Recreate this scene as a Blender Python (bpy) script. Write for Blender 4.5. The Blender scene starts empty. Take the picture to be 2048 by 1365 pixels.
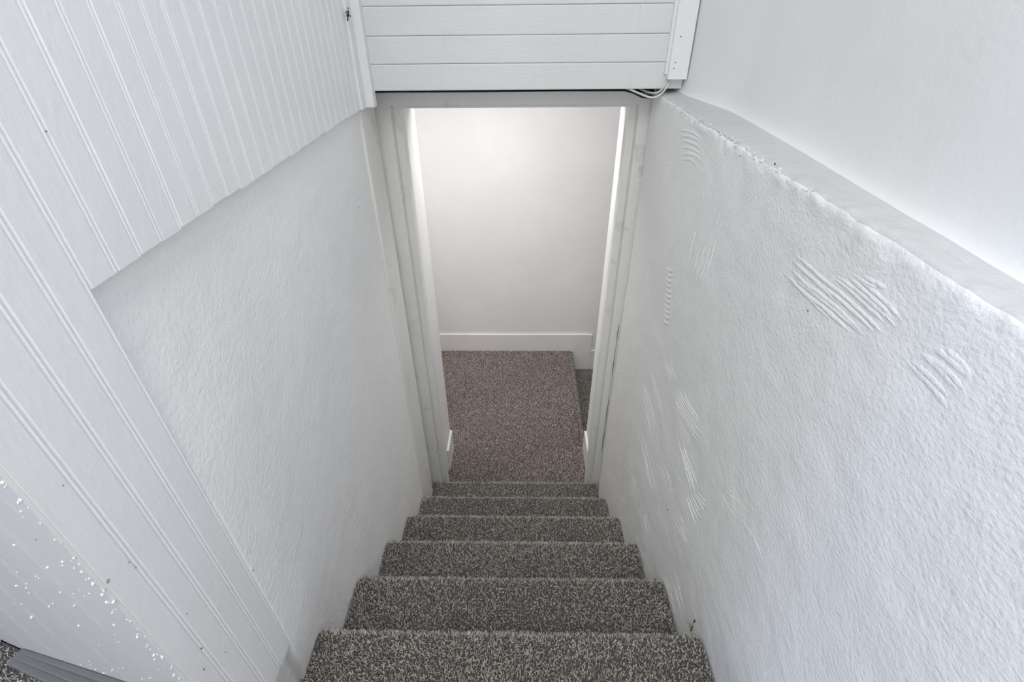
import bpy, bmesh, math, random
import numpy as np
from mathutils import Vector, Matrix, noise

random.seed(7)
RNG = np.random.default_rng(11)
scene = bpy.context.scene
COL = scene.collection

# ------------------------------------------------------------------ camera
cam_data = bpy.data.cameras.new('camera')
cam = bpy.data.objects.new('camera', cam_data)
COL.objects.link(cam)
cam_data.sensor_fit = 'HORIZONTAL'
cam_data.sensor_width = 36.0
cam_data.lens = 982.4168 / 2048 * 36.0
cam_data.clip_start = 0.02
PITCH, YAW, ROLL = 0.603755, -0.0224098, -0.0110709
fw = Vector((math.sin(YAW)*math.cos(PITCH), math.cos(YAW)*math.cos(PITCH), -math.sin(PITCH)))
rt = Vector((math.cos(YAW), -math.sin(YAW), 0.0))
up = rt.cross(fw)
cr, sr = math.cos(ROLL), math.sin(ROLL)
rt, up = rt*cr + up*sr, up*cr - rt*sr
M = Matrix((rt, up, -fw)).transposed().to_4x4()
M.translation = Vector((0.03737, -0.36222, 1.13336))
cam.matrix_world = M
scene.camera = cam

# ------------------------------------------------------------------ world, lights, exposure
world = bpy.data.worlds.new('world')
scene.world = world
world.use_nodes = True
bg = world.node_tree.nodes['Background']
bg.inputs[0].default_value = (0.80, 0.90, 1.0, 1)
bg.inputs[1].default_value = 0.0
scene.view_settings.view_transform = 'Standard'
scene.view_settings.look = 'None'
scene.view_settings.gamma = 1.0
scene.view_settings.use_curve_mapping = False
scene.view_settings.exposure = 0.0
scene.cycles.max_bounces = 12
scene.cycles.diffuse_bounces = 8


def area_light(name, loc, target, sx, sy, power, color, shape='RECTANGLE'):
    l = bpy.data.lights.new(name, 'AREA')
    l.shape = shape
    l.size = sx
    if shape in ('RECTANGLE', 'ELLIPSE'):
        l.size_y = sy
    l.energy = power
    l.color = color
    o = bpy.data.objects.new(name, l)
    o.location = loc
    d = Vector(target) - Vector(loc)
    o.rotation_euler = d.to_track_quat('-Z', 'Y').to_euler()
    COL.objects.link(o)
    return o


# the landing's window and the lobby downlight; the other lamps are unseen added fill
area_light('landing_overhead_fill', (-0.30, -1.00, 2.46), (-0.30, -1.00, 0), 1.2, 1.2, 32, (1.0, 0.985, 0.93))  # unseen fill added above the landing
area_light('stair_overhead_fill', (0.0, 0.65, 2.46), (0.0, 0.65, 0), 0.5, 0.9, 3.2, (0.87, 0.90, 1.0))  # added overhead fill that lifts the stair walls
area_light('landing_window_daylight', (-2.46, -0.50, 1.50), (0.48, -0.2, 0.9), 0.55, 1.1, 18, (0.42, 0.57, 1.0))
area_light('landing_rear_fill', (-0.30, -2.15, 0.95), (0.0, 1.0, 0.2), 1.5, 1.7, 20, (0.95, 0.98, 1.0))  # fill added behind the camera to brighten the door head
spot = bpy.data.lights.new('lobby_downlight', 'SPOT')
spot.energy = 11
spot.color = (1.0, 0.985, 0.98)
spot.spot_size = math.radians(114)
spot.spot_blend = 1.0
spot.shadow_soft_size = 0.05
spot_o = bpy.data.objects.new('lobby_downlight', spot)
spot_o.location = (-0.17, 2.69, 0.985)
COL.objects.link(spot_o)
area_light('lobby_side_fill', (-1.05, 2.20, 0.975), (-1.05, 2.20, -1.4), 0.30, 0.30, 6.0, (1.0, 0.985, 0.98), 'DISK')  # unseen side fill added for the lobby
area_light('lobby_middle_fill', (0.05, 2.18, 0.975), (0.05, 2.18, -1.4), 0.30, 0.30, 9.8, (1.0, 0.985, 0.98), 'DISK')  # central fill added to brighten the casing and lower steps


# ------------------------------------------------------------------ materials
def new_mat(name):
    m = bpy.data.materials.new(name)
    m.use_nodes = True
    nt = m.node_tree
    return m, nt, nt.nodes['Principled BSDF']


def paint(name, color, rough=0.5, stipple=0.0, scale=260.0, dirt=0.0, dirt_scale=9.0, brush=None, spec=0.35):
    m, nt, b = new_mat(name)
    N, L = nt.nodes, nt.links
    b.inputs['Roughness'].default_value = rough
    b.inputs['Specular IOR Level'].default_value = spec
    tc = N.new('ShaderNodeTexCoord')
    # faint uneven tone of hand-rolled paint
    n1 = N.new('ShaderNodeTexNoise'); n1.inputs['Scale'].default_value = 3.0; n1.inputs['Detail'].default_value = 4
    L.new(tc.outputs['Object'], n1.inputs['Vector'])
    r1 = N.new('ShaderNodeMapRange'); r1.inputs[1].default_value = 0.3; r1.inputs[2].default_value = 0.7
    r1.inputs[3].default_value = 0.965; r1.inputs[4].default_value = 1.02
    L.new(n1.outputs['Fac'], r1.inputs[0])
    mul = N.new('ShaderNodeMix'); mul.data_type = 'RGBA'; mul.blend_type = 'MULTIPLY'; mul.inputs[0].default_value = 1
    mul.inputs[6].default_value = (*color, 1)
    L.new(r1.outputs[0], mul.inputs[7])
    col = mul.outputs[2]
    if dirt > 0:
        nd = N.new('ShaderNodeTexNoise'); nd.inputs['Scale'].default_value = dirt_scale; nd.inputs['Detail'].default_value = 8
        nd.inputs['Roughness'].default_value = 0.7
        L.new(tc.outputs['Object'], nd.inputs['Vector'])
        rd = N.new('ShaderNodeMapRange'); rd.inputs[1].default_value = 0.585; rd.inputs[2].default_value = 0.78
        rd.inputs[3].default_value = 0.0; rd.inputs[4].default_value = dirt
        L.new(nd.outputs['Fac'], rd.inputs[0])
        mx = N.new('ShaderNodeMix'); mx.data_type = 'RGBA'
        L.new(rd.outputs[0], mx.inputs[0]); L.new(col, mx.inputs[6]); mx.inputs[7].default_value = (0.22, 0.19, 0.16, 1)
        col = mx.outputs[2]
    L.new(col, b.inputs['Base Color'])
    if stipple > 0:
        mp = N.new('ShaderNodeMapping')
        if brush:
            mp.inputs['Scale'].default_value = brush
        L.new(tc.outputs['Object'], mp.inputs['Vector'])
        n2 = N.new('ShaderNodeTexNoise'); n2.inputs['Scale'].default_value = scale; n2.inputs['Detail'].default_value = 3
        n2.inputs['Roughness'].default_value = 0.55
        L.new(mp.outputs[0], n2.inputs['Vector'])
        n3 = N.new('ShaderNodeTexNoise'); n3.inputs['Scale'].default_value = scale * 0.17; n3.inputs['Detail'].default_value = 5
        L.new(mp.outputs[0], n3.inputs['Vector'])
        ad = N.new('ShaderNodeMath'); ad.operation = 'MULTIPLY_ADD'; ad.inputs[1].default_value = 1.3
        L.new(n3.outputs['Fac'], ad.inputs[0]); L.new(n2.outputs['Fac'], ad.inputs[2])
        bp = N.new('ShaderNodeBump'); bp.inputs['Strength'].default_value = 1.0; bp.inputs['Distance'].default_value = stipple
        L.new(ad.outputs[0], bp.inputs['Height'])
        L.new(bp.outputs[0], b.inputs['Normal'])
    return m


PLASTER = paint('white_rolled_plaster', (0.905, 0.905, 0.905), 0.55, 0.0021, 105)
PLASTER_ROUGH = paint('white_trowelled_plaster', (0.815, 0.818, 0.81), 0.5, 0.0017, 115, brush=(1, 1, 1.4))
BOARD = paint('white_painted_board', (0.84, 0.845, 0.85), 0.42, 0.0007, 120, brush=(1, 1, .5))
BOARD_GREY = paint('shade_toned_board', (0.55, 0.548, 0.542), 0.42, 0.0007, 120, brush=(1, 1, .5))  # board paint darkened: the splayed wall's shade is put into the colour
LEDGE = paint('dimmed_mortar_ledge', (0.57, 0.57, 0.575), 0.7, 0.0010, 120)  # darker tone that offsets the overlit ledge top
PLANK = paint('white_painted_plank', (0.70, 0.71, 0.705), 0.5, 0.0011, 150, brush=(.35, 1, 1))
FRAME = paint('grey_white_frame_paint', (0.80, 0.80, 0.765), 0.4, 0.0004, 90, dirt=0.5, dirt_scale=7, brush=(1, 1, .2))
TRIM = paint('white_trim_paint', (0.80, 0.81, 0.81), 0.38, 0.0003, 90)
SKIRT = paint('satin_white_skirting', (0.84, 0.83, 0.825), 0.33)
SKIRT_GREY = paint('grey_skirting_paint', (0.15, 0.15, 0.144), 0.6, 0.0003, 90)
LOBBY = paint('lobby_wall_paint', (0.87, 0.865, 0.86), 0.5, 0.0007, 160)
CEIL = paint('ceiling_paint', (0.85, 0.85, 0.85), 0.6)


def plain(name, color, rough=0.8):
    m, nt, b = new_mat(name)
    tc = nt.nodes.new('ShaderNodeTexCoord')
    n = nt.nodes.new('ShaderNodeTexNoise'); n.inputs['Scale'].default_value = 60
    nt.links.new(tc.outputs['Object'], n.inputs['Vector'])
    r = nt.nodes.new('ShaderNodeValToRGB')
    r.color_ramp.elements[0].color = (*[c*0.8 for c in color], 1)
    r.color_ramp.elements[1].color = (*[min(1, c*1.2) for c in color], 1)
    nt.links.new(n.outputs['Fac'], r.inputs['Fac'])
    nt.links.new(r.outputs['Color'], b.inputs['Base Color'])
    b.inputs['Roughness'].default_value = rough
    return m


DARK = plain('gap_shade_black', (0.012, 0.010, 0.008), 0.9)  # near-black standing in for the shade inside the gap
SPECK = plain('dark_speck', (0.05, 0.042, 0.03), 0.9)
RUST = plain('rusty_speck', (0.33, 0.30, 0.22), 0.9)
DUST = plain('grey_dust', (0.06, 0.06, 0.06), 1.0)
CABLE = plain('pale_cable_sheath', (0.62, 0.61, 0.58), 0.45)
STRAW = plain('dry_splinter', (0.42, 0.36, 0.24), 0.8)
BACKING = plain('carpet_backing', (0.075, 0.07, 0.064), 1.0)
CRUMB = paint('loose_plaster_crumb', (0.72, 0.72, 0.71), 0.7)
UPPER = paint('smooth_upper_wall', (0.80, 0.803, 0.80), 0.5, 0.0006, 90)

CARPET, _nt, _b = new_mat('twist_pile_yarn')
_at = _nt.nodes.new('ShaderNodeAttribute'); _at.attribute_name = 'yarn'
_nt.links.new(_at.outputs['Color'], _b.inputs['Base Color'])
_b.inputs['Roughness'].default_value = 0.95
_b.inputs['Specular IOR Level'].default_value = 0.12


# ------------------------------------------------------------------ mesh helpers
def link(name, me, mat, parent=None, smooth=False):
    if mat is not None and not me.materials:
        me.materials.append(mat)
    o = bpy.data.objects.new(name, me)
    COL.objects.link(o)
    if parent is not None:
        o.parent = parent
    if smooth:
        me.polygons.foreach_set('use_smooth', np.ones(len(me.polygons), dtype=bool))
    return o


def pydata(name, v, f, mat, parent=None, smooth=False):
    me = bpy.data.meshes.new(name)
    me.from_pydata(v, [], f)
    me.update()
    return link(name, me, mat, parent, smooth)


def finish(bm, name, mat, parent=None, smooth=False):
    bmesh.ops.recalc_face_normals(bm, faces=bm.faces)
    me = bpy.data.meshes.new(name)
    bm.to_mesh(me)
    bm.free()
    return link(name, me, mat, parent, smooth)


def add_box(bm, x0, x1, y0, y1, z0, z1, bev=0.0, seg=2):
    r = bmesh.ops.create_cube(bm, size=1.0)
    vs = r['verts']
    for v in vs:
        v.co = Vector(((x0+x1)/2 + v.co.x*(x1-x0), (y0+y1)/2 + v.co.y*(y1-y0), (z0+z1)/2 + v.co.z*(z1-z0)))
    if bev > 0:
        es = list({e for v in vs for e in v.link_edges})
        bmesh.ops.bevel(bm, geom=es, offset=bev, segments=seg, profile=0.5, affect='EDGES', clamp_overlap=True)


def box(name, x0, x1, y0, y1, z0, z1, mat, parent=None, bev=0.0, seg=2):
    bm = bmesh.new()
    add_box(bm, x0, x1, y0, y1, z0, z1, bev, seg)
    return finish(bm, name, mat, parent)


def prism(name, pts, axis, a, b, mat, parent=None, bev=0.0):
    """polygon pts extruded along axis (0, 1 or 2) from a to b"""
    bm = bmesh.new()
    def mk(p, w):
        c = list(p); c.insert(axis, w)
        return bm.verts.new(c)
    A = [mk(q, a) for q in pts]
    B = [mk(q, b) for q in pts]
    bm.faces.new(A); bm.faces.new(B[::-1])
    n = len(pts)
    for i in range(n):
        bm.faces.new((A[i], B[i], B[(i+1) % n], A[(i+1) % n]))
    bmesh.ops.recalc_face_normals(bm, faces=bm.faces)
    if bev > 0:
        bmesh.ops.bevel(bm, geom=list(bm.edges), offset=bev, segments=2, profile=0.5, affect='EDGES', clamp_overlap=True)
    return finish(bm, name, mat, parent)


def empty(name, loc=(0, 0, 0)):
    o = bpy.data.objects.new(name, None)
    o.empty_display_size = 0.1
    o.location = loc
    COL.objects.link(o)
    return o


def structure(o):
    o['kind'] = 'structure'
    return o


def tag(o, label, cat, group=None):
    o['label'] = label
    o['category'] = cat
    if group:
        o['group'] = group
    return o


def grid_mesh(P, back=None):
    """P: array (m, n, 3) of points -> verts, faces (quads)"""
    m, n = P.shape[:2]
    idx = np.arange(m*n).reshape(m, n)
    f = np.stack([idx[:-1, :-1], idx[1:, :-1], idx[1:, 1:], idx[:-1, 1:]], -1).reshape(-1, 4)
    return P.reshape(-1, 3), f


def np_mesh(name, v, f, mat, parent=None, smooth=True):
    me = bpy.data.meshes.new(name)
    v = np.asarray(v, np.float32); f = np.asarray(f, np.int32)
    me.vertices.add(len(v)); me.vertices.foreach_set('co', v.ravel())
    k = f.shape[1]
    me.loops.add(f.size); me.loops.foreach_set('vertex_index', f.ravel())
    me.polygons.add(len(f))
    me.polygons.foreach_set('loop_start', np.arange(0, f.size, k, dtype=np.int32))
    me.polygons.foreach_set('loop_total', np.full(len(f), k, np.int32))
    me.update(calc_edges=True)
    me.validate()
    return link(name, me, mat, parent, smooth)


def smooth01(a, b, x):
    t = np.clip((x-a)/(b-a), 0, 1)
    return t*t*(3-2*t)


def fbm(u, v, s, seed=0.0, octv=4):
    """noise on arrays, -1..1"""
    out = np.empty(u.shape)
    fu, fv, fo = u.ravel(), v.ravel(), out.ravel()
    for i in range(fu.size):
        fo[i] = noise.fractal((fu[i]*s, fv[i]*s, seed), 1.0, 2.0, octv)
    return fo.reshape(u.shape)


# ------------------------------------------------------------------ dimensions
RISE, RUN, HALF = 0.2, 0.2608, 0.483
LOW = -1.4            # lobby floor
TOP = 2.50            # ceiling over the stair
JY = 1.56             # front of the door jambs
FAR = 3.18            # back wall of the lobby


def wall_l(y):
    return -(0.484 + 0.010*(1 - smooth01(0.40, 1.20, np.asarray(y, float))))


def wall_r(y):
    return 0.486 + 0.016*(1 - smooth01(0.20, 1.20, np.asarray(y, float)))

# ------------------------------------------------------------------ left wall: plaster below, beaded boards above
ys = np.concatenate([np.arange(-0.035, 0.13, 0.02), [0.1385, 0.1415], np.arange(0.15, 1.34, 0.01), [1.345]])
zs = np.arange(-1.80, 0.905, 0.01)
Y, Z = np.meshgrid(ys, zs, indexing='ij')
mask = (1 - smooth01(0.45, 0.86, Z)) * np.exp(-(np.clip(Y-0.145, 0, None)/0.22)**2) * smooth01(-0.34, -0.01, Z) * (Y > 0.140)
Xp = wall_l(Y) + mask*(-0.4698 - wall_l(Y)) + (1-.7*mask)*(0.0016*fbm(Y, Z, 2.2, 3.1) + 0.0007*fbm(Y, Z, 14, 9.0))
front = np.stack([Xp, Y, Z], -1)
back = np.stack([np.full_like(Xp[[0, -1]][:, [0, -1]], -0.62), Y[[0, -1]][:, [0, -1]], Z[[0, -1]][:, [0, -1]]], -1)
v, f = grid_mesh(front)
wall_left = structure(np_mesh('wall_left', v, f, PLASTER))
box('backing', -0.62, -0.500, 0.06, 1.56, -1.8, TOP, PLASTER, wall_left)

PITCHB = 0.0472


def bead_board(y0, z0, z1, face, parent):
    """one beaded board: flat face, a round bead and a quirk on each side, cut end at the bottom"""
    w = PITCHB
    prof = [(0.0, -0.0024), (0.0010, -0.0024), (0.0026, 0.0), (0.0388, 0.0), (0.0402, -0.0020), (0.0412, -0.0020),
            (0.0424, -0.0006), (0.0440, 0.0001), (0.0456, -0.0007), (0.0466, -0.0024), (w, -0.0024)]
    bm = bmesh.new()
    zz = [z0, z1]
    rings = []
    for z in zz:
        ring = [bm.verts.new((face + d, y0 + u, z)) for u, d in prof]
        ring.append(bm.verts.new((face - 0.022, y0 + w, z)))
        ring.append(bm.verts.new((face - 0.022, y0 + (.018 if y0 < -.04 else 0), z)))
        rings.append(ring)
    n = len(rings[0])
    for i in range(n):
        bm.faces.new((rings[0][i], rings[0][(i+1) % n], rings[1][(i+1) % n], rings[1][i]))
    bm.faces.new(rings[0]); bm.faces.new(rings[1][::-1])
    return finish(bm, 'board', BOARD, parent)


FACE = -0.469
y = -0.0475
k = 0
while y < 1.335:
    long = k < 4
    zb = -0.018 + random.uniform(-.004, .004) if long else 0.861 + random.uniform(-.0022, .0022)
    bead_board(y, zb, TOP, FACE + random.uniform(-.0002, .0002), wall_left)
    y += PITCHB
    k += 1
BEAD_END = y
# painted filler closing the corner of the boards
# corner trim where the boards meet the planks
tr = structure(box('trim_1', -0.470, -0.4615, 1.318, 1.372, 0.858, TOP, TRIM, None, 0.002))
box('batten', -0.466, -0.437, 1.366, 1.402, 0.857, TOP, TRIM, tr, 0.0025)

# ------------------------------------------------------------------ splayed wall beside the upper landing
C0 = Vector((-0.4696, -0.0500, 0.0))
DIR = Vector((-0.605, 0.176, 0.0)).normalized()
NRM = Vector((DIR.y, -DIR.x, 0.0))            # faces the landing
if NRM.y > 0:
    NRM = -NRM


def splay(s, z, out=0.0):
    return C0 + DIR*s + NRM*out + Vector((0, 0, z))


def splay_board(s0, s1, z0, z1, parent, name='board'):
    bm = bmesh.new()
    prof = [(s0, -0.004), (s0+.003, 0.0), (s1-.012, 0.0), (s1-.010, -.003), (s1-.008, -.003), (s1-.0062, 0), (s1-.0025, 0), (s1, -.004)]
    rings = []
    for z in (z0, z1):
        ring = [bm.verts.new(splay(s, z, d)) for s, d in prof]
        ring += [bm.verts.new(splay(s1, z, -.024)), bm.verts.new(splay(s0 + (.03 if s0 < .01 else 0), z, -.024))]
        rings.append(ring)
    n = len(rings[0])
    for i in range(n):
        bm.faces.new((rings[0][i], rings[1][i], rings[1][(i+1) % n], rings[0][(i+1) % n]))
    bm.faces.new(rings[0]); bm.faces.new(rings[1])
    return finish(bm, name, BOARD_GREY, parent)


bm = bmesh.new()
q = [splay(0.05, 0, -.024), splay(2.05, 0, -.024), splay(2.05, 0, -.10), splay(0.10, 0, -.10)]
A = [bm.verts.new(p + Vector((0, 0, -0.2))) for p in q]
B = [bm.verts.new(p + Vector((0, 0, TOP))) for p in q]
bm.faces.new(A); bm.faces.new(B)
for i in range(4):
    bm.faces.new((A[i], A[(i+1) % 4], B[(i+1) % 4], B[i]))
wall_landing = structure(finish(bm, 'wall_landing', PLASTER))
s = 0.001
while s < 2.0:
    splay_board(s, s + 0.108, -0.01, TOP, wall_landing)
    s += 0.109
# rough plaster crumbs stuck to the boards near the corner
bm = bmesh.new()
for i in range(190):
    if i < 90:
        s_, z_ = abs(random.gauss(0, 0.018)) + .002, random.uniform(0.0, 0.80)
    else:
        s_, z_ = random.uniform(0.01, 0.36), random.uniform(0.04, 0.62)
        if random.random() < s_*1.5:
            continue
    r = random.choice((.0009, .0011, .0015, .0023)) * random.uniform(.7, 1.15)
    mat = Matrix.Translation(splay(s_, z_, 0.0002)) @ Matrix.Rotation(random.uniform(0, 3), 4, 'Y') @ Matrix.Rotation(random.uniform(0, 3), 4, 'Z') @ Matrix.Diagonal((r*random.uniform(.8, 1.8), r*.9, r*random.uniform(.6, 1.3), 1))
    bmesh.ops.create_icosphere(bm, subdivisions=1, radius=1.0, matrix=mat)
cr_ = finish(bm, 'plaster_crumbs', CRUMB, wall_landing, True)
cr_['kind'] = 'stuff'
# grey-painted stepped skirting that rises along the foot of the splayed wall
bb0 = structure(empty('baseboard_landing', (-0.9, 0.03, 0)))
for (w0, w1, d, h0, h1) in ((0.585, 0.02, 0.040, .004, .075), (0.575, 0.02, 0.026, .010, .125), (0.565, 0.02, 0.013, .014, .175)):
    bm = bmesh.new()
    P = [splay(w0, -.02, .0), splay(w1, -.02, .0), splay(w1, -.02, d), splay(w0, -.02, d*.8), splay(w0, h0, .0), splay(w1, h1, .0), splay(w1, h1, d), splay(w0, h0, d*.8)]
    vs = [bm.verts.new(p) for p in P]
    for fc in ((0, 1, 2, 3), (4, 5, 6, 7), (0, 1, 5, 4), (1, 2, 6, 5), (2, 3, 7, 6), (3, 0, 4, 7)):
        bm.faces.new([vs[i] for i in fc])
    bmesh.ops.recalc_face_normals(bm, faces=bm.faces)
    bmesh.ops.bevel(bm, geom=list(bm.edges), offset=.003, segments=3, profile=.5, affect='EDGES', clamp_overlap=True)
    o = finish(bm, 'board', SKIRT_GREY, bb0)
    o.matrix_parent_inverse = Matrix.Translation((0.9, -0.03, 0))

# ------------------------------------------------------------------ right wall: thick lower wall, ledge, cove, upper wall
ys = np.concatenate([np.arange(-2.2, -0.15, 0.04), np.arange(-0.15, 1.60, 0.0075)])
zlow = np.arange(-1.80, 0.862, 0.0085)
npf = len(zlow)
edge = [(0.483, 0.868), (0.4835, 0.875), (0.4855, 0.881), (0.490, 0.8845), (0.497, 0.886), (0.506, 0.8865), (0.516, 0.887), (0.526, 0.887), (0.536, 0.887), (0.546, 0.888),
        (0.556, 0.8885), (0.566, 0.889), (0.576, 0.890), (0.585, 0.893), (0.592, 0.899), (0.596, 0.909), (0.5985, 0.925), (0.5995, 0.95),
        (0.600, 1.02), (0.600, 1.10), (0.600, 1.2), (0.600, 1.4), (0.600, 1.7), (0.600, TOP)]
px = np.concatenate([np.full(npf, 0.483), [e[0] for e in edge]])
pz = np.concatenate([zlow, [e[1] for e in edge]])
Y, X0 = np.meshgrid(ys, px, indexing='ij')
_, Z0 = np.meshgrid(ys, pz, indexing='ij')
isl = (Z0 < 0.8866) & (X0 < 0.5)
up_ = smooth01(0.50, 0.60, X0)
n_a = fbm(Y, Z0, 2.0, 5.0, 3)
n_b = fbm(Y, Z0, 11.0, 8.0, 4)
n_c = fbm(Y, Z0 + X0, 38.0, 2.0, 3)
X = X0 + 0.0035*n_a + 0.0016*n_b*(1-.6*up_)
# the recess narrows towards the landing
X -= up_ * 0.045 * (1 - smooth01(-0.1, 1.0, Y)) * 1.0
X -= up_ * 0.046 * smooth01(1.0, 1.365, Y)
X += (1-up_) * (wall_r(Y) - 0.483)
# lumpy, broken arris
arris = np.exp(-((Z0-0.880)/0.020)**2) * np.exp(-((X0-0.487)/0.022)**2)
lump = smooth01(0.15, 0.35, Y) * (1 - smooth01(0.90, 1.25, Y))
X -= arris * (0.0030*n_c + lump*(0.0010 + 0.0045*np.clip(fbm(Y, Z0, 26.0, 4.0, 4), -0.4, 1)))
Zd = Z0 + arris * (0.003*n_c + lump*0.004*n_b)
ledge = np.exp(-((X0-0.535)/0.035)**2) * (Z0 < .9)
Zd += ledge * (0.004*n_b + 0.002*n_c)
# wall dies back to the door jamb
X += (1-up_) * 0.020 * smooth01(1.49, 1.55, Y)
v, f = grid_mesh(np.stack([X, Y, Zd], -1))
f = f[:, ::-1]
wall_right = structure(np_mesh('wall_right', v, f, PLASTER_ROUGH))
# ledge top darkened: weaker light from above is put into its colour
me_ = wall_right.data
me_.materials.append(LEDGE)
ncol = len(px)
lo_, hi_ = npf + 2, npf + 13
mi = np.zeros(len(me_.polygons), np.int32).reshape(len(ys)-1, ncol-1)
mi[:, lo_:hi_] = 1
me_.materials.append(UPPER)
mi[:, hi_:] = 2
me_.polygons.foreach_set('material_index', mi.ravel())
box('backing', 0.66, 0.75, -2.2, 1.62, -1.8, TOP, PLASTER, wall_right)

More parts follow.
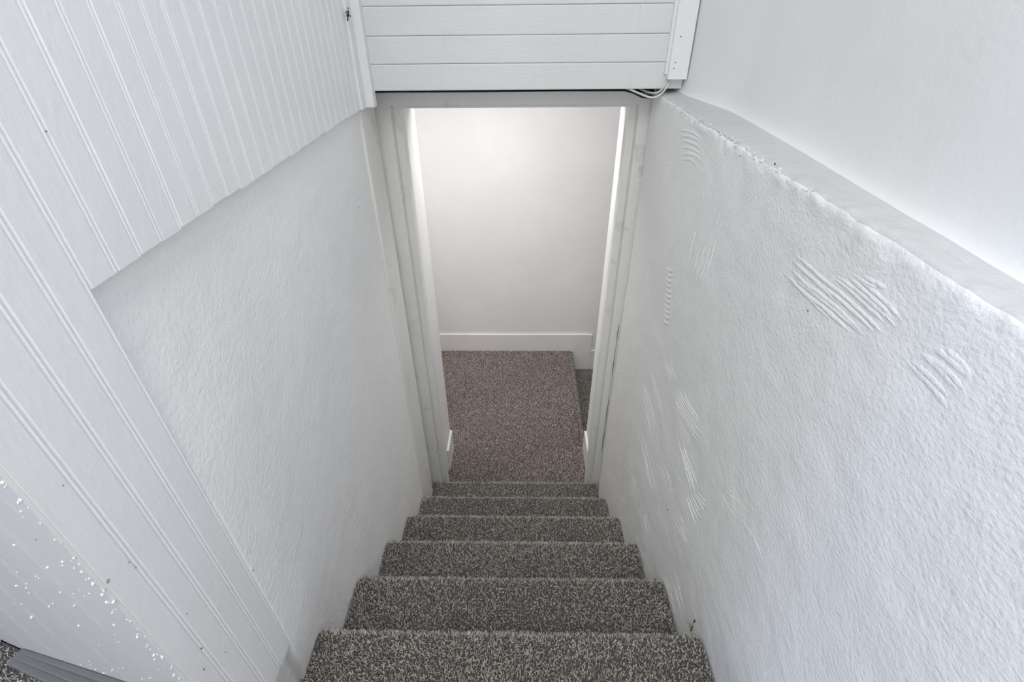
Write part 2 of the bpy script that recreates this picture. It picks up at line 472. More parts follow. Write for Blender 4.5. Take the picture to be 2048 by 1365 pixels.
RIDGES = {"upper_arcs":[[[1.146,0.827],[1.092,0.838],[1.046,0.845],[1.005,0.848],[0.969,0.848],[0.936,0.845]],[[1.121,0.815],[1.077,0.826],[1.037,0.833],[1.002,0.837],[0.971,0.839],[0.943,0.838]],[[1.098,0.808],[1.059,0.817],[1.025,0.822],[0.994,0.825],[0.966,0.826],[0.942,0.823]],[[1.088,0.793],[1.049,0.803],[1.014,0.809],[0.983,0.812],[0.955,0.813],[0.93,0.811]],[[1.088,0.774],[1.044,0.787],[1.006,0.796],[0.973,0.801],[0.944,0.803],[0.918,0.801]],[[1.08,0.762],[1.045,0.773],[1.014,0.781],[0.986,0.785],[0.962,0.786],[0.94,0.785]]],"upper_fine":[[[1.115,0.777],[1.129,0.751],[1.144,0.723],[1.16,0.695]],[[1.084,0.782],[1.104,0.753],[1.125,0.723],[1.148,0.691]],[[1.076,0.769],[1.096,0.744],[1.118,0.717],[1.142,0.689]],[[1.054,0.769],[1.075,0.745],[1.097,0.72],[1.12,0.694]],[[1.032,0.772],[1.052,0.746],[1.074,0.719],[1.097,0.691]]],"mid_diag":[[[0.765,0.728],[0.781,0.692],[0.802,0.654],[0.828,0.61],[0.86,0.562]],[[0.738,0.741],[0.756,0.704],[0.778,0.662],[0.806,0.615],[0.841,0.562]],[[0.736,0.728],[0.748,0.696],[0.765,0.661],[0.786,0.623],[0.811,0.58]],[[0.714,0.726],[0.726,0.696],[0.741,0.663],[0.759,0.628],[0.781,0.589]],[[0.947,0.629],[0.967,0.595],[0.988,0.559],[1.011,0.522],[1.035,0.481]],[[0.937,0.617],[0.949,0.589],[0.962,0.559],[0.975,0.528],[0.988,0.495]],[[0.896,0.629],[0.907,0.599],[0.919,0.569],[0.931,0.537],[0.943,0.504]],[[0.878,0.632],[0.887,0.606],[0.895,0.579],[0.904,0.551],[0.913,0.522]],[[0.856,0.649],[0.859,0.624],[0.862,0.598],[0.865,0.571],[0.867,0.543]],[[0.816,0.661],[0.821,0.631],[0.826,0.599],[0.831,0.567],[0.837,0.533]],[[0.803,0.647],[0.809,0.621],[0.815,0.594],[0.821,0.566],[0.827,0.537]],[[0.781,0.656],[0.781,0.633],[0.781,0.609],[0.78,0.584],[0.78,0.559]],[[0.752,0.667],[0.755,0.639],[0.757,0.611],[0.76,0.581],[0.762,0.551]],[[0.825,0.631],[0.83,0.599],[0.839,0.565],[0.851,0.53],[0.867,0.492]],[[0.801,0.653],[0.811,0.617],[0.825,0.578],[0.842,0.537],[0.864,0.494]],[[0.799,0.655],[0.802,0.617],[0.809,0.578],[0.819,0.535],[0.834,0.491]],[[0.785,0.638],[0.786,0.608],[0.79,0.577],[0.796,0.544],[0.806,0.509]],[[0.764,0.659],[0.767,0.626],[0.773,0.591],[0.781,0.555],[0.792,0.516]],[[0.75,0.659],[0.751,0.626],[0.755,0.591],[0.761,0.554],[0.77,0.515]],[[0.727,0.674],[0.73,0.639],[0.735,0.601],[0.744,0.562],[0.755,0.521]]],"mid_arcs":[[[1.028,0.455],[1.01,0.455],[0.993,0.459],[0.976,0.466],[0.96,0.476]],[[1.017,0.44],[0.999,0.442],[0.981,0.446],[0.964,0.454],[0.948,0.465]],[[1.018,0.424],[0.998,0.425],[0.98,0.429],[0.962,0.438],[0.945,0.449]],[[1.012,0.411],[0.992,0.41],[0.973,0.415],[0.955,0.424],[0.938,0.437]],[[1.0,0.395],[0.982,0.396],[0.966,0.401],[0.949,0.408],[0.934,0.419]],[[0.996,0.379],[0.978,0.38],[0.962,0.385],[0.946,0.393],[0.93,0.404]],[[0.994,0.366],[0.975,0.365],[0.957,0.37],[0.939,0.378],[0.923,0.391]],[[0.99,0.351],[0.973,0.35],[0.957,0.352],[0.941,0.359],[0.926,0.369]],[[0.981,0.335],[0.963,0.335],[0.945,0.339],[0.928,0.348],[0.912,0.36]],[[0.971,0.318],[0.954,0.319],[0.939,0.323],[0.923,0.331],[0.909,0.343]],[[0.969,0.302],[0.953,0.302],[0.937,0.305],[0.922,0.313],[0.908,0.323]]],"lower_comb":[[[0.714,0.227],[0.682,0.227],[0.65,0.229],[0.618,0.234],[0.587,0.241],[0.556,0.25]],[[0.714,0.217],[0.682,0.218],[0.649,0.221],[0.617,0.227],[0.586,0.235],[0.555,0.244]],[[0.742,0.206],[0.706,0.206],[0.67,0.209],[0.634,0.215],[0.599,0.223],[0.565,0.233]],[[0.752,0.195],[0.71,0.195],[0.669,0.198],[0.629,0.204],[0.589,0.213],[0.55,0.225]],[[0.733,0.196],[0.693,0.196],[0.652,0.199],[0.613,0.205],[0.574,0.214],[0.536,0.226]],[[0.737,0.185],[0.7,0.185],[0.664,0.188],[0.629,0.193],[0.594,0.2],[0.56,0.21]],[[0.755,0.179],[0.71,0.177],[0.665,0.179],[0.621,0.185],[0.578,0.194],[0.536,0.206]],[[0.773,0.164],[0.729,0.165],[0.685,0.168],[0.642,0.174],[0.6,0.183],[0.56,0.195]],[[0.772,0.157],[0.722,0.157],[0.674,0.162],[0.626,0.17],[0.58,0.18],[0.536,0.194]]],"low_patch":[[[0.655,0.078],[0.614,0.067],[0.574,0.056],[0.535,0.046],[0.498,0.037]],[[0.651,0.076],[0.604,0.071],[0.56,0.066],[0.517,0.061],[0.476,0.057]],[[0.624,0.089],[0.588,0.083],[0.553,0.078],[0.52,0.072],[0.487,0.067]],[[0.626,0.098],[0.588,0.096],[0.551,0.093],[0.516,0.091],[0.482,0.089]],[[0.526,-0.005],[0.498,-0.007],[0.47,-0.009],[0.444,-0.01]],[[0.521,0.007],[0.491,0.009],[0.463,0.011],[0.435,0.013]],[[0.506,0.021],[0.479,0.025],[0.453,0.029],[0.428,0.034]],[[0.506,0.03],[0.483,0.036],[0.46,0.041],[0.438,0.047]],[[0.495,0.047],[0.47,0.056],[0.446,0.065],[0.422,0.073]],[[0.484,0.058],[0.462,0.069],[0.441,0.08],[0.42,0.09]],[[0.48,0.07],[0.46,0.082],[0.44,0.094],[0.422,0.105]]],"left_streaks":[[[1.062,-0.055],[1.01,-0.069],[0.96,-0.082],[0.913,-0.096],[0.868,-0.109]],[[1.051,-0.027],[1.0,-0.045],[0.951,-0.063],[0.905,-0.081],[0.86,-0.099]],[[1.05,-0.02],[0.995,-0.033],[0.943,-0.047],[0.893,-0.06],[0.845,-0.072]],[[1.052,-0.016],[0.993,-0.024],[0.937,-0.032],[0.885,-0.04],[0.834,-0.047]],[[1.012,-0.001],[0.967,-0.011],[0.924,-0.021],[0.882,-0.031],[0.842,-0.04]],[[0.98,0.07],[0.928,0.053],[0.878,0.035],[0.83,0.019]],[[0.996,0.088],[0.925,0.067],[0.857,0.046],[0.794,0.026]],[[0.949,0.095],[0.902,0.075],[0.858,0.055],[0.815,0.036]],[[0.946,-0.225],[0.898,-0.239],[0.851,-0.254],[0.806,-0.267],[0.763,-0.281]],[[0.939,-0.233],[0.888,-0.241],[0.839,-0.249],[0.793,-0.257],[0.748,-0.265]],[[0.933,-0.203],[0.883,-0.219],[0.835,-0.235],[0.789,-0.25],[0.744,-0.265]],[[0.943,-0.224],[0.883,-0.233],[0.827,-0.242],[0.773,-0.25],[0.722,-0.259]],[[0.92,-0.188],[0.87,-0.198],[0.822,-0.207],[0.775,-0.216],[0.731,-0.225]],[[1.027,-0.551],[0.988,-0.544],[0.951,-0.538],[0.915,-0.532]],[[1.004,-0.519],[0.974,-0.518],[0.945,-0.518],[0.917,-0.518]],[[0.988,-0.492],[0.96,-0.494],[0.933,-0.497],[0.907,-0.5]],[[0.981,-0.471],[0.954,-0.476],[0.926,-0.48],[0.9,-0.485]],[[0.97,-0.441],[0.946,-0.451],[0.922,-0.461],[0.899,-0.471]],[[0.951,-0.424],[0.927,-0.429],[0.904,-0.433],[0.88,-0.438]],[[0.888,0.205],[0.859,0.194],[0.832,0.184],[0.804,0.174]],[[0.881,0.205],[0.852,0.197],[0.825,0.188],[0.797,0.18]],[[0.867,0.217],[0.843,0.209],[0.818,0.201],[0.794,0.194]],[[0.845,0.228],[0.816,0.224],[0.788,0.219],[0.761,0.215]],[[0.572,-0.153],[0.534,-0.144],[0.497,-0.135],[0.462,-0.126]],[[0.551,-0.128],[0.514,-0.121],[0.479,-0.114],[0.445,-0.107]],[[0.555,-0.125],[0.521,-0.123],[0.488,-0.121],[0.456,-0.119]],[[0.541,-0.101],[0.506,-0.1],[0.473,-0.1],[0.441,-0.099]],[[0.546,-0.092],[0.511,-0.088],[0.478,-0.084],[0.446,-0.08]],[[0.759,-0.131],[0.72,-0.131],[0.683,-0.131],[0.648,-0.13]],[[0.735,-0.112],[0.706,-0.113],[0.677,-0.114],[0.649,-0.115]],[[0.723,-0.088],[0.691,-0.086],[0.659,-0.084],[0.629,-0.082]]],"low_fine":[[[0.505,-0.39],[0.469,-0.399],[0.433,-0.407],[0.399,-0.415]],[[0.502,-0.376],[0.466,-0.383],[0.431,-0.389],[0.397,-0.395]],[[0.492,-0.354],[0.458,-0.366],[0.425,-0.378],[0.392,-0.39]],[[0.463,-0.321],[0.431,-0.327],[0.4,-0.331],[0.37,-0.336]],[[0.472,-0.32],[0.429,-0.321],[0.388,-0.322],[0.348,-0.322]],[[0.467,-0.296],[0.427,-0.297],[0.388,-0.298],[0.351,-0.299]],[[0.448,-0.274],[0.413,-0.284],[0.38,-0.294],[0.348,-0.303]],[[0.781,-0.437],[0.753,-0.44],[0.725,-0.444],[0.698,-0.447]],[[0.781,-0.44],[0.752,-0.436],[0.723,-0.432],[0.695,-0.428]],[[0.775,-0.418],[0.74,-0.411],[0.707,-0.404],[0.675,-0.398]]],"big_comb":[[[0.265,0.815],[0.242,0.815],[0.222,0.815],[0.203,0.814],[0.185,0.813],[0.168,0.811],[0.152,0.808]],[[0.274,0.807],[0.254,0.807],[0.234,0.807],[0.215,0.807],[0.198,0.806],[0.182,0.805],[0.167,0.802]],[[0.296,0.796],[0.269,0.798],[0.243,0.8],[0.219,0.8],[0.197,0.8],[0.177,0.8],[0.158,0.797]],[[0.299,0.791],[0.275,0.792],[0.251,0.793],[0.231,0.793],[0.211,0.792],[0.192,0.792],[0.173,0.79]],[[0.336,0.775],[0.303,0.778],[0.271,0.78],[0.244,0.78],[0.217,0.78],[0.192,0.779],[0.169,0.778]],[[0.345,0.765],[0.313,0.768],[0.284,0.77],[0.257,0.771],[0.232,0.772],[0.209,0.772],[0.186,0.771]],[[0.379,0.75],[0.341,0.754],[0.309,0.756],[0.278,0.758],[0.249,0.758],[0.223,0.758],[0.198,0.757]],[[0.384,0.743],[0.348,0.747],[0.314,0.75],[0.281,0.752],[0.254,0.753],[0.227,0.755],[0.202,0.754]],[[0.396,0.735],[0.361,0.737],[0.329,0.739],[0.298,0.742],[0.271,0.743],[0.245,0.744],[0.222,0.744]],[[0.408,0.778],[0.38,0.779],[0.354,0.779],[0.328,0.778],[0.304,0.778],[0.28,0.777]],[[0.416,0.766],[0.383,0.767],[0.353,0.767],[0.323,0.767],[0.295,0.766],[0.268,0.765]],[[0.408,0.751],[0.383,0.752],[0.358,0.751],[0.335,0.751],[0.312,0.75],[0.29,0.749]],[[0.429,0.735],[0.396,0.736],[0.364,0.736],[0.334,0.737],[0.305,0.736],[0.278,0.735]],[[0.256,0.813],[0.241,0.816],[0.228,0.818],[0.215,0.821]],[[0.245,0.822],[0.229,0.824],[0.214,0.826],[0.199,0.828]]],"big_faint":[[[0.088,0.816],[0.078,0.816],[0.068,0.815],[0.059,0.814],[0.05,0.811],[0.042,0.808]],[[0.098,0.807],[0.086,0.809],[0.075,0.809],[0.064,0.809],[0.054,0.809],[0.044,0.807]],[[0.099,0.795],[0.087,0.796],[0.075,0.797],[0.063,0.796],[0.053,0.795],[0.042,0.793]],[[0.108,0.793],[0.095,0.794],[0.082,0.793],[0.07,0.792],[0.059,0.79],[0.048,0.787]],[[0.114,0.776],[0.1,0.777],[0.088,0.777],[0.075,0.776],[0.063,0.775],[0.052,0.773]],[[0.12,0.771],[0.103,0.771],[0.087,0.77],[0.072,0.769],[0.058,0.766],[0.045,0.763]]],"streak":[[[0.385,0.186],[0.355,0.197],[0.327,0.207],[0.3,0.217]],[[0.378,0.212],[0.338,0.235],[0.301,0.256],[0.267,0.276]],[[0.29,0.231],[0.224,0.251],[0.173,0.248]]]}


def ridges(name, lines, w, h):
    """raised trowel ridges: half-round strips that taper out at both ends"""
    V, F = [], []
    for ln in lines:
        P = [Vector((0, a, b)) for a, b in ln]
        # densify
        Q = []
        for i in range(len(P)-1):
            for t in (0, .25, .5, .75):
                Q.append(P[i].lerp(P[i+1], t))
        Q.append(P[-1])
        n = len(Q)
        base = len(V)
        for i, c in enumerate(Q):
            t = (Q[min(i+1, n-1)] - Q[max(i-1, 0)]).normalized()
            nn = Vector((0, -t.z, t.y))
            u = i/(n-1)
            tp = min(1.0, u*5, (1-u)*5)
            ww = w * (0.45 + 0.55*tp) * (1 + .18*noise.noise((c.y*60, c.z*60, 1)))
            hh = h * tp * (1 + .3*noise.noise((c.y*90, c.z*90, 4)))
            x0 = float(wall_r(c.y)) + 0.0035*noise.fractal((c.y*2, c.z*2, 5.0), 1, 2, 3) + 0.0016*noise.fractal((c.y*11, c.z*11, 8.0), 1, 2, 4)
            for a, d in ((-1, -.0006), (-.6, .62), (0, 1), (.6, .62), (1, -.0006)):
                dd = d*hh if d > 0 else -0.0008
                V.append((x0 - dd, c.y + nn.y*a*ww, c.z + nn.z*a*ww))
        for i in range(n-1):
            for j in range(4):
                F.append((base+i*5+j, base+i*5+j+1, base+i*5+6+j, base+i*5+5+j))
    o = pydata(name, V, F, PLASTER_ROUGH, wall_right, True)
    o['kind'] = 'stuff'
    return o


for nm, ww, hh in (('upper_arcs', .0050, .0015), ('upper_fine', .0045, .0011), ('mid_diag', .0045, .0021), ('mid_arcs', .0062, .0024), ('lower_comb', .0048, .0016),
                   ('low_patch', .0046, .0016), ('left_streaks', .0028, .0008), ('low_fine', .0022, .0008), ('big_comb', .0048, .0012), ('big_faint', .0060, .0009), ('streak', .003, .0006)):
    ridges('plaster_ridges', RIDGES[nm], ww, hh)


def blob(name, spots, mat, parent, ax):
    """small flattened specks on a wall face; ax = +1 / -1 outward x"""
    bm = bmesh.new()
    for (x, yy, z, r, e) in spots:
        mat_ = Matrix.Translation((x, yy, z)) @ Matrix.Rotation(random.uniform(0, 3), 4, 'X') @ Matrix.Diagonal((r*.45, r, r*e, 1))
        bmesh.ops.create_icosphere(bm, subdivisions=1, radius=1.0, matrix=mat_)
    o = finish(bm, name, mat, parent, True)
    o['kind'] = 'stuff'
    return o


blob('dark_specks', [(.4965, .560, .888, .0032, .6), (.4855, 1.409, -.269, .003, .8), (.4855, 1.278, -.644, .003, 1.2), (.4862, 1.135, -.021, .002, 1), (.4955, .609, -.176, .0025, 1.5)], SPECK, wall_right, -1)
blob('rusty_specks', [(.4995, .325, .72, .0022, 1.0)], RUST, wall_right, -1)
FL = FACE + .0005
blob('dark_specks', [(FL, .008, .374, .0010, 1.2), (FL, -.006, .294, .0014, 1.6), (FL, .02, .219, .0010, 1), (FL, -.022, .259, .0020, .6), (FL, .148, .252, .0013, 1.6), (float(wall_l(1.17)) + .001, 1.17, .596, .0016, 2.6)], SPECK, wall_left, 1)
blob('rusty_specks', [(FL, -.042, .554, .0030, .9), (FL, -.008, .526, .0013, 1.2), (FL, -.01, .542, .0015, .7), (FL, -.066, .676, .0012, 1), (FL, -.014, .698, .0012, 1), (FL, .187, 1.025, .0014, 1)], RUST, wall_left, 1)
# dark cavities along the broken arris
blob('crack', [(float(wall_r(.99-.012*i))+.0002, 0.99 - .012*i + random.uniform(-.004, .004), 0.8835 + random.uniform(-.003, .002) - .0000*i, random.uniform(.0016, .0030), .42) for i in range(22) if i not in (4, 5)], RUST, wall_right, -1)

# crumbling mortar along the arris
bm = bmesh.new()
for i in range(170):
    yy = random.uniform(.40, 1.30)
    zz = .882 + random.gauss(-.005, .006)
    if zz > .885:
        continue
    r = random.choice((.0016, .0022, .003, .0042)) * random.uniform(.7, 1.1) * (.6 if yy > 1.0 else 1)
    xx = float(wall_r(yy)) + (.004 if zz > .880 else 0) + r*.55
    bmesh.ops.create_icosphere(bm, subdivisions=1, radius=1.0, matrix=Matrix.Translation((xx, yy, zz)) @ Matrix.Rotation(random.uniform(0, 3), 4, 'X') @ Matrix.Rotation(random.uniform(0, 3), 4, 'Z')
                               @ Matrix.Diagonal((r, r*random.uniform(.8, 2.4), r*random.uniform(.6, 1.2), 1)))
o = finish(bm, 'plaster_crumbs', CRUMB, wall_right, True)
o['kind'] = 'stuff'

# ------------------------------------------------------------------ plank wall over the doorway
HB, ROW = 0.9005, 0.0756
wall_front = structure(box('wall_front', -0.60, 0.60, 1.4105, 1.44, HB + .001, TOP, PLANK))
JOINTS = [(-.326, .384), (-.198, .268), (-.321, .389)]
r = 0
z = HB
while z < TOP - .01:
    z1 = min(z + ROW, TOP)
    if r < 3:
        js = JOINTS[r]
    else:
        a = random.uniform(-.4, -.1)
        js = (a, a + random.uniform(.45, .7))
    xs = [-0.468] + list(js) + [0.5480]
    for a, b in zip(xs[:-1], xs[1:]):
        dy = 1.400 + random.uniform(-.0003, .0003)
        za, zb = z + .0004, z1 - .0004
        prism('plank', [(1.412, za), (dy + .0024, za), (dy + .0012, za + .0007), (dy + .0003, za + .0022), (dy, za + .0042),
                        (dy, zb - .0042), (dy + .0003, zb - .0022), (dy + .0012, zb - .0007), (dy + .0024, zb), (1.412, zb)],
              0, a + .00012, b - .00012, PLANK, wall_front)
    z = z1
    r += 1

# corner trim on the right with a cover strip
tr = structure(box('trim_2', 0.4925, 0.5510, 1.366, 1.402, 0.931, TOP, TRIM, None, 0.0015))
box('strip', 0.485, 0.496, 1.383, 1.402, 0.944, TOP, TRIM, tr, 0.001)
for (nx, nz) in ((0.512, 1.045), (0.5075, 0.978), (0.5055, 0.962)):
    bm = bmesh.new()
    bmesh.ops.create_cone(bm, cap_ends=True, segments=8, radius1=.0016, radius2=.0016, depth=.002,
                          matrix=Matrix.Translation((nx, 1.3655, nz)) @ Matrix.Rotation(math.pi/2, 4, 'X'))
    finish(bm, 'nail_hole', SPECK, tr)

# ------------------------------------------------------------------ door frame
door = structure(empty('door_1', (0, JY, -1.2)))


def dpart(name, *a, **k):
    o = box(name, *a, **k)
    o.parent = door
    o.matrix_parent_inverse = Matrix.Translation((0, -JY, 1.2))
    return o


dpart('jamb', -0.505, -0.437, JY, 1.66, -1.42, 0.834, FRAME, bev=.002)
dpart('jamb', 0.4585, 0.535, JY, 1.66, -1.42, 0.834, FRAME, bev=.002)
o = prism('head', [(-0.505, 0.832), (0.535, 0.832), (0.535, 0.845), (0.46, 0.852), (0.43, 0.866), (0.40, 0.8735), (0.2, 0.8745), (-0.1, 0.8738), (-0.4, 0.8746), (-0.505, 0.874)], 1, JY - .001, 1.66, FRAME, None, 0.0012)
o.parent = door; o.matrix_parent_inverse = Matrix.Translation((0, -JY, 1.2))
dpart('stop', -0.437, -0.407, 1.60, 1.655, -1.41, 0.832, FRAME, bev=.002)
dpart('stop', 0.4285, 0.4585, 1.60, 1.655, -1.41, 0.832, FRAME, bev=.002)
dpart('stop', -0.407, 0.4285, 1.60, 1.655, 0.8165, 0.832, FRAME, bev=.0015)
dpart('casing', -0.490, -0.4755, 1.331, 1.502, -1.22, 0.858, FRAME, bev=.006, seg=3)
box('gap_shade_back', -0.62, 0.66, 1.63, 1.655, 0.86, 1.3, DARK, wall_front)  # black boxes added as the shade in the slot above the head
box('gap_shade_strip', -0.60, 0.60, 1.575, 1.60, 0.868, 0.96, DARK, wall_front)
SCUFF = plain('brown_scuff', (0.30, 0.265, 0.22), 0.9)
bm = bmesh.new()
for (yy, zz, ry, rz) in ((1.43, -.97, .008, .022), (1.452, -1.03, .006, .03), (1.40, -.86, .004, .010), (1.47, -1.10, .009, .028), (1.445, -.90, .003, .007), (1.485, -1.16, .010, .03), (1.425, -.78, .003, .006), (1.463, -1.06, .004, .016)):
    bmesh.ops.create_icosphere(bm, subdivisions=1, radius=1.0, matrix=Matrix.Translation((-.4755, yy, zz)) @ Matrix.Rotation(random.uniform(-.5, .5), 4, 'X') @ Matrix.Diagonal((.0003, ry*.6, rz*.6, 1)))
o = finish(bm, 'scuff_marks', SCUFF, door)
o.matrix_parent_inverse = Matrix.Translation((0, -JY, 1.2))
o['kind'] = 'stuff'
# ragged crack of missing filler between jamb and right wall
V, F = [], []
n = 60
for i in range(n):
    zz = -0.95 + i*(0.85/(n-1))
    w = max(0.0, .0011 + .0014*noise.noise((zz*14, 1.5, 0)))
    xx = 0.4895 + .0012*noise.noise((zz*30, 7, 0))
    V += [(xx - w, JY - .0016, zz), (xx + w, JY - .0016, zz)]
for i in range(n-1):
    F.append((2*i, 2*i+1, 2*i+3, 2*i+2))
bm = bmesh.new()
o = pydata('crack', V, F, SPECK, door)
o.matrix_parent_inverse = Matrix.Translation((0, -JY, 1.2))

# ------------------------------------------------------------------ lobby beyond the door
wd = structure(empty('wall_doorway', (0, 1.8, LOW)))
def wdp(*a, **k):
    o = box(*a, **k); o.parent = wd; o.matrix_parent_inverse = Matrix.Translation((0, -1.8, -LOW)); return o
wdp('pier', -1.40, -0.4385, 1.655, 2.012, -1.85, 1.02, LOBBY, bev=.004)
wdp('pier', 0.4755, 2.10, 1.655, 2.012, -2.2, 1.02, LOBBY, bev=.004)
wdp('lintel', -0.4385, 0.4755, 1.655, 2.012, 0.835, 1.02, LOBBY)
structure(box('wall_far', -1.40, 2.10, FAR, FAR + .1, -2.2, 1.02, LOBBY))
structure(box('wall_lobby_left', -1.5, -1.40, 1.66, FAR + .1, -1.85, 1.02, LOBBY))
structure(box('wall_lobby_right', 2.10, 2.20, 1.66, FAR + .1, -2.2, 1.02, LOBBY))
structure(box('ceiling_lobby', -1.5, 2.2, 1.66, FAR + .1, 1.0, 1.06, CEIL))
BT = 0.016
bb = structure(prism('baseboard_far', [(-1.40, LOW - .02), (0.4945, LOW - .02), (0.4945, LOW), (0.6505, -1.2345), (-1.40, -1.2345)], 1, FAR - BT, FAR + .002, SKIRT, None, .0012))
prism('board', [(0.4955, LOW - .002), (0.6515, -1.2355), (0.6515, -1.412), (0.6515, -1.64), (0.4955, -1.64)], 1, FAR - BT, FAR + .002, SKIRT, bb, .0012)
prism('board', [(0.6525, -1.64), (2.10, -1.64), (2.10, -1.404), (0.640, -1.404), (0.6525, -1.412)], 1, FAR - BT, FAR + .002, SKIRT, bb, .0012)
structure(box('baseboard_left', -0.4390, -0.4255, 1.826, 2.013, LOW - .01, -1.2345, SKIRT, None, .0015))
structure(box('baseboard_right', 0.4615, 0.4760, 1.70, 2.013, LOW - .01, -1.2345, SKIRT, None, .0015))

# ------------------------------------------------------------------ carpet pile
LIGHT = np.array((0.69, 0.645, 0.59)); MID = np.array((0.53, 0.495, 0.455)); DK = np.array((0.31, 0.287, 0.262))


def pile(parent, P, N, length=0.0088, rad=0.00135, strands=2, tint=(1, 1, 1)):
    """twist-pile yarns: each yarn is a few short blunt strands of one shade, splayed and leaning"""
    n = len(P)
    u = RNG.random(n)
    c = np.where((u < .30)[:, None], LIGHT, np.where((u < .62)[:, None], MID, DK))
    c = c * RNG.uniform(.80, 1.2, (n, 1)) * np.array(tint)
    lean0 = RNG.normal(0, .38, (n, 3)) + np.stack([0.16*np.sin(P[:, 0]*9 + P[:, 1]*5), 0.16*np.cos(P[:, 1]*8 - P[:, 0]*4), np.zeros(n)], -1)
    Ps = np.repeat(P, strands, 0) + RNG.normal(0, rad*1.1, (n*strands, 3))
    Ns = np.repeat(N, strands, 0)
    D = Ns + np.repeat(lean0, strands, 0) + RNG.normal(0, .30, (n*strands, 3))
    D /= np.linalg.norm(D, axis=1)[:, None]
    ln = length * RNG.uniform(.75, 1.2, n*strands)[:, None]
    ref = np.where((np.abs(D[:, 2]) < .9)[:, None], np.array((0, 0, 1.0)), np.array((1.0, 0, 0)))
    T = np.cross(D, ref); T /= np.linalg.norm(T, axis=1)[:, None]
    B_ = np.cross(D, T)
    a0 = RNG.uniform(0, 6.28, n*strands)
    m = n*strands
    V = np.empty((m, 6, 3))
    r0 = rad * RNG.uniform(.8, 1.2, m)[:, None]
    for kk in range(3):
        a = a0 + kk*2.0944
        e = np.cos(a)[:, None]*T + np.sin(a)[:, None]*B_
        V[:, kk] = Ps - Ns*.002 + e*r0
        a2 = a + .9
        e2 = np.cos(a2)[:, None]*T + np.sin(a2)[:, None]*B_
        V[:, 3+kk] = Ps + D*ln + e2*r0*.8
    i0 = (np.arange(m)*6)[:, None]
    quads = np.concatenate([i0 + np.array([kk, (kk+1) % 3, 3+(kk+1) % 3, 3+kk]) for kk in range(3)], 0)
    caps = i0 + np.array([3, 4, 5])
    loops = np.concatenate([quads.ravel(), caps.ravel()]).astype(np.int32)
    tot = np.concatenate([np.full(len(quads), 4), np.full(len(caps), 3)]).astype(np.int32)
    st = np.concatenate([[0], np.cumsum(tot)[:-1]]).astype(np.int32)
    me = bpy.data.meshes.new('pile')
    me.vertices.add(m*6); me.vertices.foreach_set('co', V.astype(np.float32).ravel())
    me.loops.add(len(loops)); me.loops.foreach_set('vertex_index', loops)
    me.polygons.add(len(tot)); me.polygons.foreach_set('loop_start', st); me.polygons.foreach_set('loop_total', tot)
    at = me.attributes.new('yarn', 'FLOAT_COLOR', 'POINT')
    ct = np.ones((m, 6, 4), np.float32)
    ct[:, :3, :3] = (np.repeat(c, strands, 0)*.82)[:, None, :]  # strand roots darkened: shade between tufts put into the colour
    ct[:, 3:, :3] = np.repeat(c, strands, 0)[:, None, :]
    at.data.foreach_set('color', ct.ravel())
    me.update(calc_edges=True)
    o = link('pile', me, CARPET, parent)
    o['kind'] = 'stuff'
    return o


def jitter_grid(a0, a1, b0, b1, sp):
    na, nb = max(1, int((a1-a0)/sp)), max(1, int((b1-b0)/sp))
    A, B_ = np.meshgrid((np.arange(na)+.5)*(a1-a0)/na + a0, (np.arange(nb)+.5)*(b1-b0)/nb + b0, indexing='ij')
    A = A.ravel() + RNG.uniform(-.45, .45, A.size)*sp
    B_ = B_.ravel() + RNG.uniform(-.45, .45, B_.size)*sp
    return A, B_


NR = 0.017           # nosing radius
SUB = 0.0075         # pile stands above the backing


def step_profile(ynose, ztop, depth):
    """(y, z) points and normals from the back of the tread over the nosing and down the riser"""
    yc, zc = ynose - SUB - NR, ztop - SUB - NR
    pts = [((ynose - depth, ztop - SUB), (0, 1))]
    for i in range(0, 9):
        a = math.pi/2 - i*(math.pi*0.92/8)
        pts.append(((yc + NR*math.cos(a), zc + NR*math.sin(a)), (math.cos(a), math.sin(a))))
    return pts


def make_step(parent, ynose, ztop, x0, x1, depth, sp, tint=(1, 1, 1), axis='y', flip=1):
    pr = step_profile(ynose, ztop, depth)
    poly = [p for p, _ in pr] + [(ynose - .045, ztop - .06), (ynose - .045, ztop - RISE - .02), (ynose - depth, ztop - RISE - .02)]
    o = prism('step', poly, 0, x0 + .007, x1 - .007, BACKING, parent)
    # yarn positions over tread and nosing
    ln = depth - NR
    arc = NR*math.pi*0.75
    S, Xs = jitter_grid(0, ln + arc, x0 + .003, x1 - .003, sp)
    a = math.pi/2 - np.clip((S - ln)/NR, 0, None)
    yc, zc = ynose - SUB - NR, ztop - SUB - NR
    flat = S < ln
    yy = np.where(flat, ynose - depth + S - SUB, yc + NR*np.cos(a))
    zz = np.where(flat, ztop - SUB, zc + NR*np.sin(a))
    # corners of the nosing pulled in a little at both ends
    near = 1 - smooth01(0.0, 0.055, ynose - yy)
    Xs = Xs - np.sign(Xs - (x0+x1)/2)*near*.011*smooth01(.30, .46, np.abs(Xs))
    e = np.clip(1 - np.minimum(Xs - x0, x1 - Xs)/.022, 0, 1)**2 * np.clip(1 - (ynose - yy)/.05, 0, 1)
    yy = yy - e*.012
    zz = zz - e*.005
    Nn = np.stack([np.zeros_like(a), np.where(flat, 0, np.cos(a)), np.where(flat, 1, np.sin(a))], -1)
    # slight sag and wear
    zz = zz + .0016*np.sin(Xs*5.1 + ynose*9) + .0008*np.sin(Xs*17 + ynose*31)
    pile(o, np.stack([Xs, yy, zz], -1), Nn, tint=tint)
    return o


stairs = tag(empty('carpeted_staircase', (0, 0, -1.4)), 'straight flight of speckled grey-brown carpeted steps going down to the white doorway', 'staircase')


def under(o, p):
    o.parent = p
    o.matrix_parent_inverse = Matrix.Translation(-p.location)
    return o


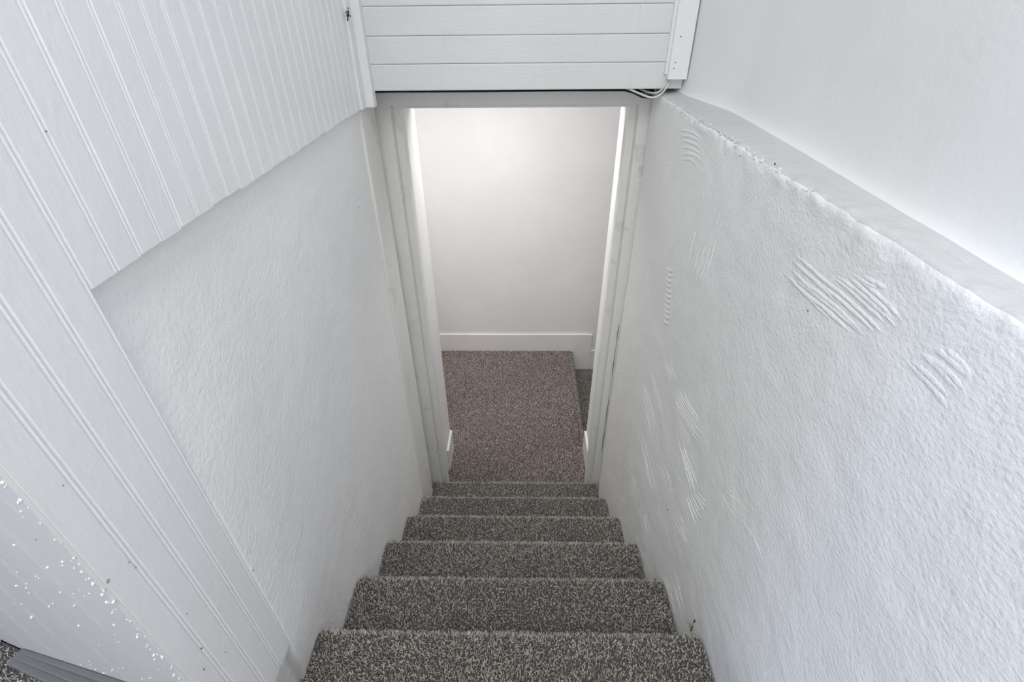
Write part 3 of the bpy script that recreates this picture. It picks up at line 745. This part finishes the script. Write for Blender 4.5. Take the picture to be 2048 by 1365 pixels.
for i in range(0, 7):
    sp = (0.0060, 0.0053, 0.0055, 0.0057, 0.0059, 0.0061, 0.0063)[i]
    dep = RUN + .03 if i else 0.12
    ym = max(0.0, (i-.5)*RUN)
    st = make_step(None, i*RUN, -i*RISE, float(wall_l(ym)) + .002, float(wall_r(ym)) - .002, dep, sp)
    under(st, stairs)

# lower flight that leaves the lobby to the right
lower = tag(empty('carpeted_staircase', (0.6, 2.6, -1.6)), 'second flight of carpeted steps dropping away right beyond the white doorway', 'staircase')
EX = 0.491
for k in range(2):
    zt = -1.6 - RISE*k
    x0 = EX - .03 + .26*k
    st = box('step', x0, x0 + .29, 2.012, FAR, zt - RISE, zt - SUB, BACKING, None, .008)
    under(st, lower)
    if k == 0:
        A, B_ = jitter_grid(x0, x0 + .285, 2.02, FAR - BT, .0066)
        pile(st, np.stack([A, B_, np.full_like(A, zt - SUB)], -1), np.tile((0, 0, 1.0), (len(A), 1)), length=.0086, rad=.00155)
    else:
        pass

# lobby floor: carpeted slab with a rolled nosing along its right edge
floor = structure(prism('floor', [(-1.40, 1.53), (0.470, 1.53), (0.470, 2.012), (EX - .03, 2.012), (EX - .03, FAR), (-1.40, FAR)], 2, LOW - .19, LOW - SUB, BACKING))
nose = prism('nosing', [(EX - .05, LOW - SUB), (EX - .02, LOW - SUB), (EX - .010, LOW - .011), (EX - SUB, LOW - .02), (EX - SUB - .004, LOW - .034), (EX - .03, LOW - .042), (EX - .05, LOW - .042)], 1, 2.013, FAR - BT, BACKING, floor)
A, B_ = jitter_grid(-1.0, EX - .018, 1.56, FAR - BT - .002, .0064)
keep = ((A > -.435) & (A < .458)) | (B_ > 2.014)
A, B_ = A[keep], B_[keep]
pile(floor, np.stack([A, B_, np.full_like(A, LOW - SUB)], -1), np.tile((0, 0, 1.0), (len(A), 1)), length=.0086, rad=.00155, tint=(1.13, 1.02, 1.02))  # same carpet, tinted: the lobby's warmer, brighter light is in the yarn colour
S, B_ = jitter_grid(0, .045, 2.016, FAR - BT - .002, .0064)
a = math.pi/2 - S/.017
P = np.stack([EX - SUB - .017 + .017*np.cos(a), B_, LOW - SUB - .017 + .017*np.sin(a)], -1)
pile(nose, P, np.stack([np.cos(a), np.zeros_like(a), np.sin(a)], -1), length=.0086, rad=.00155)

# upper landing floor
ft = structure(prism('floor', [(-2.4, -2.2), (HALF, -2.2), (HALF, -.075), (-.486, -.075), tuple(splay(.02, 0, .002))[:2], tuple(splay(1.98, 0, .002))[:2], (-2.4, .48)], 2, -.2, -SUB, BACKING))
A, B_ = jitter_grid(-1.5, HALF - .004, -.42, .30, .0068)
keep = np.ones(len(A), bool)
sd = (A - C0.x)*NRM.x + (B_ - C0.y)*NRM.y
along = (A - C0.x)*DIR.x + (B_ - C0.y)*DIR.y
keep &= np.where(A < -.483, sd > .006, B_ < -.09)
keep &= ~((along < .56) & (along > 0) & (sd < .03 + .026*(1 - along/.555)))
A, B_ = A[keep], B_[keep]
pile(ft, np.stack([A, B_, np.full_like(A, -SUB)], -1), np.tile((0, 0, 1.0), (len(A), 1)))

# ------------------------------------------------------------------ rest of the landing shell
structure(box('ceiling', -2.6, .75, -2.35, 1.62, TOP, TOP + .08, CEIL))
structure(box('wall_rear', -2.6, .75, -2.32, -2.2, -.2, TOP, CEIL))
wl = structure(empty('wall_landing_left', (-2.45, -.9, 0)))
for nm, a in (('pier', (-2.52, -2.42, -2.3, -.80, -.2, TOP)), ('pier', (-2.52, -2.42, -.20, .62, -.2, TOP)), ('sill', (-2.52, -2.42, -.80, -.20, -.2, .92)), ('lintel', (-2.52, -2.42, -.80, -.20, 2.08, TOP))):
    o = box(nm, *a, CEIL); o.parent = wl; o.matrix_parent_inverse = Matrix.Translation((2.45, .9, 0))

# ------------------------------------------------------------------ small things
def tube(name, pts, r, mat):
    cu = bpy.data.curves.new(name, 'CURVE'); cu.dimensions = '3D'
    sp = cu.splines.new('NURBS'); sp.points.add(len(pts)-1)
    for p_, q_ in zip(sp.points, pts):
        p_.co = (*q_, 1)
    sp.use_endpoint_u = True; sp.order_u = 4
    cu.bevel_depth = r; cu.bevel_resolution = 3; cu.resolution_u = 8
    cu.use_fill_caps = True
    tmp = bpy.data.objects.new(name, cu)
    COL.objects.link(tmp)
    dg = bpy.context.evaluated_depsgraph_get()
    me = bpy.data.meshes.new_from_object(tmp.evaluated_get(dg))
    bpy.data.objects.remove(tmp)
    me.name = name
    me.materials.clear()
    return link(name, me, mat, None, True)


c1 = tube('cable', [(.511, 1.386, .948), (.508, 1.384, .930), (.497, 1.383, .905), (.481, 1.386, .884), (.462, 1.389, .875), (.435, 1.392, .881), (.405, 1.396, .893), (.375, 1.420, .903), (.34, 1.448, .905)], .0032, CABLE)
tag(c1, 'pale grey cable sagging lowest under the corner of the white planks', 'cable')
c2 = tube('cable', [(.505, 1.390, .948), (.503, 1.389, .930), (.492, 1.388, .910), (.478, 1.390, .893), (.463, 1.395, .887), (.445, 1.44, .889), (.43, 1.47, .893)], .0027, CABLE)
tag(c2, 'shorter pale cable bending tightly behind the lowest cable at the trim corner', 'cable')

bm = bmesh.new()
for i in range(16):
    p_ = Vector((-.4605 + random.uniform(0, .005), 1.316 + random.gauss(0, .006), 1.107 + random.gauss(0, .006)))
    bmesh.ops.create_icosphere(bm, subdivisions=1, radius=1, matrix=Matrix.Translation(p_) @ Matrix.Rotation(random.uniform(0, 3), 4, 'X') @ Matrix.Diagonal((.002, random.uniform(.002, .006), .0022, 1)))
tag(finish(bm, 'dust_clump', DUST, None, True), 'small dark clump of dust clinging high on the left corner trim', 'dust clump')

sp_ = empty('wood_splinter', (.476, .272, -.20))
tag(sp_, 'tiny straw coloured splinter poking up beside the right end of the nearest step', 'splinter')
for (dx, dy, a, L_, m_) in ((0, 0, .25, .030, STRAW), (.002, -.006, -.15, .034, SPECK), (-.001, .006, .6, .024, STRAW)):
    o = box('sliver', -.0012, .0012, -.0022, .0022, -.01, L_, m_, None, .0006)
    o.location = (dx, dy, 0); o.rotation_euler = (a, .1, 0); o.parent = sp_
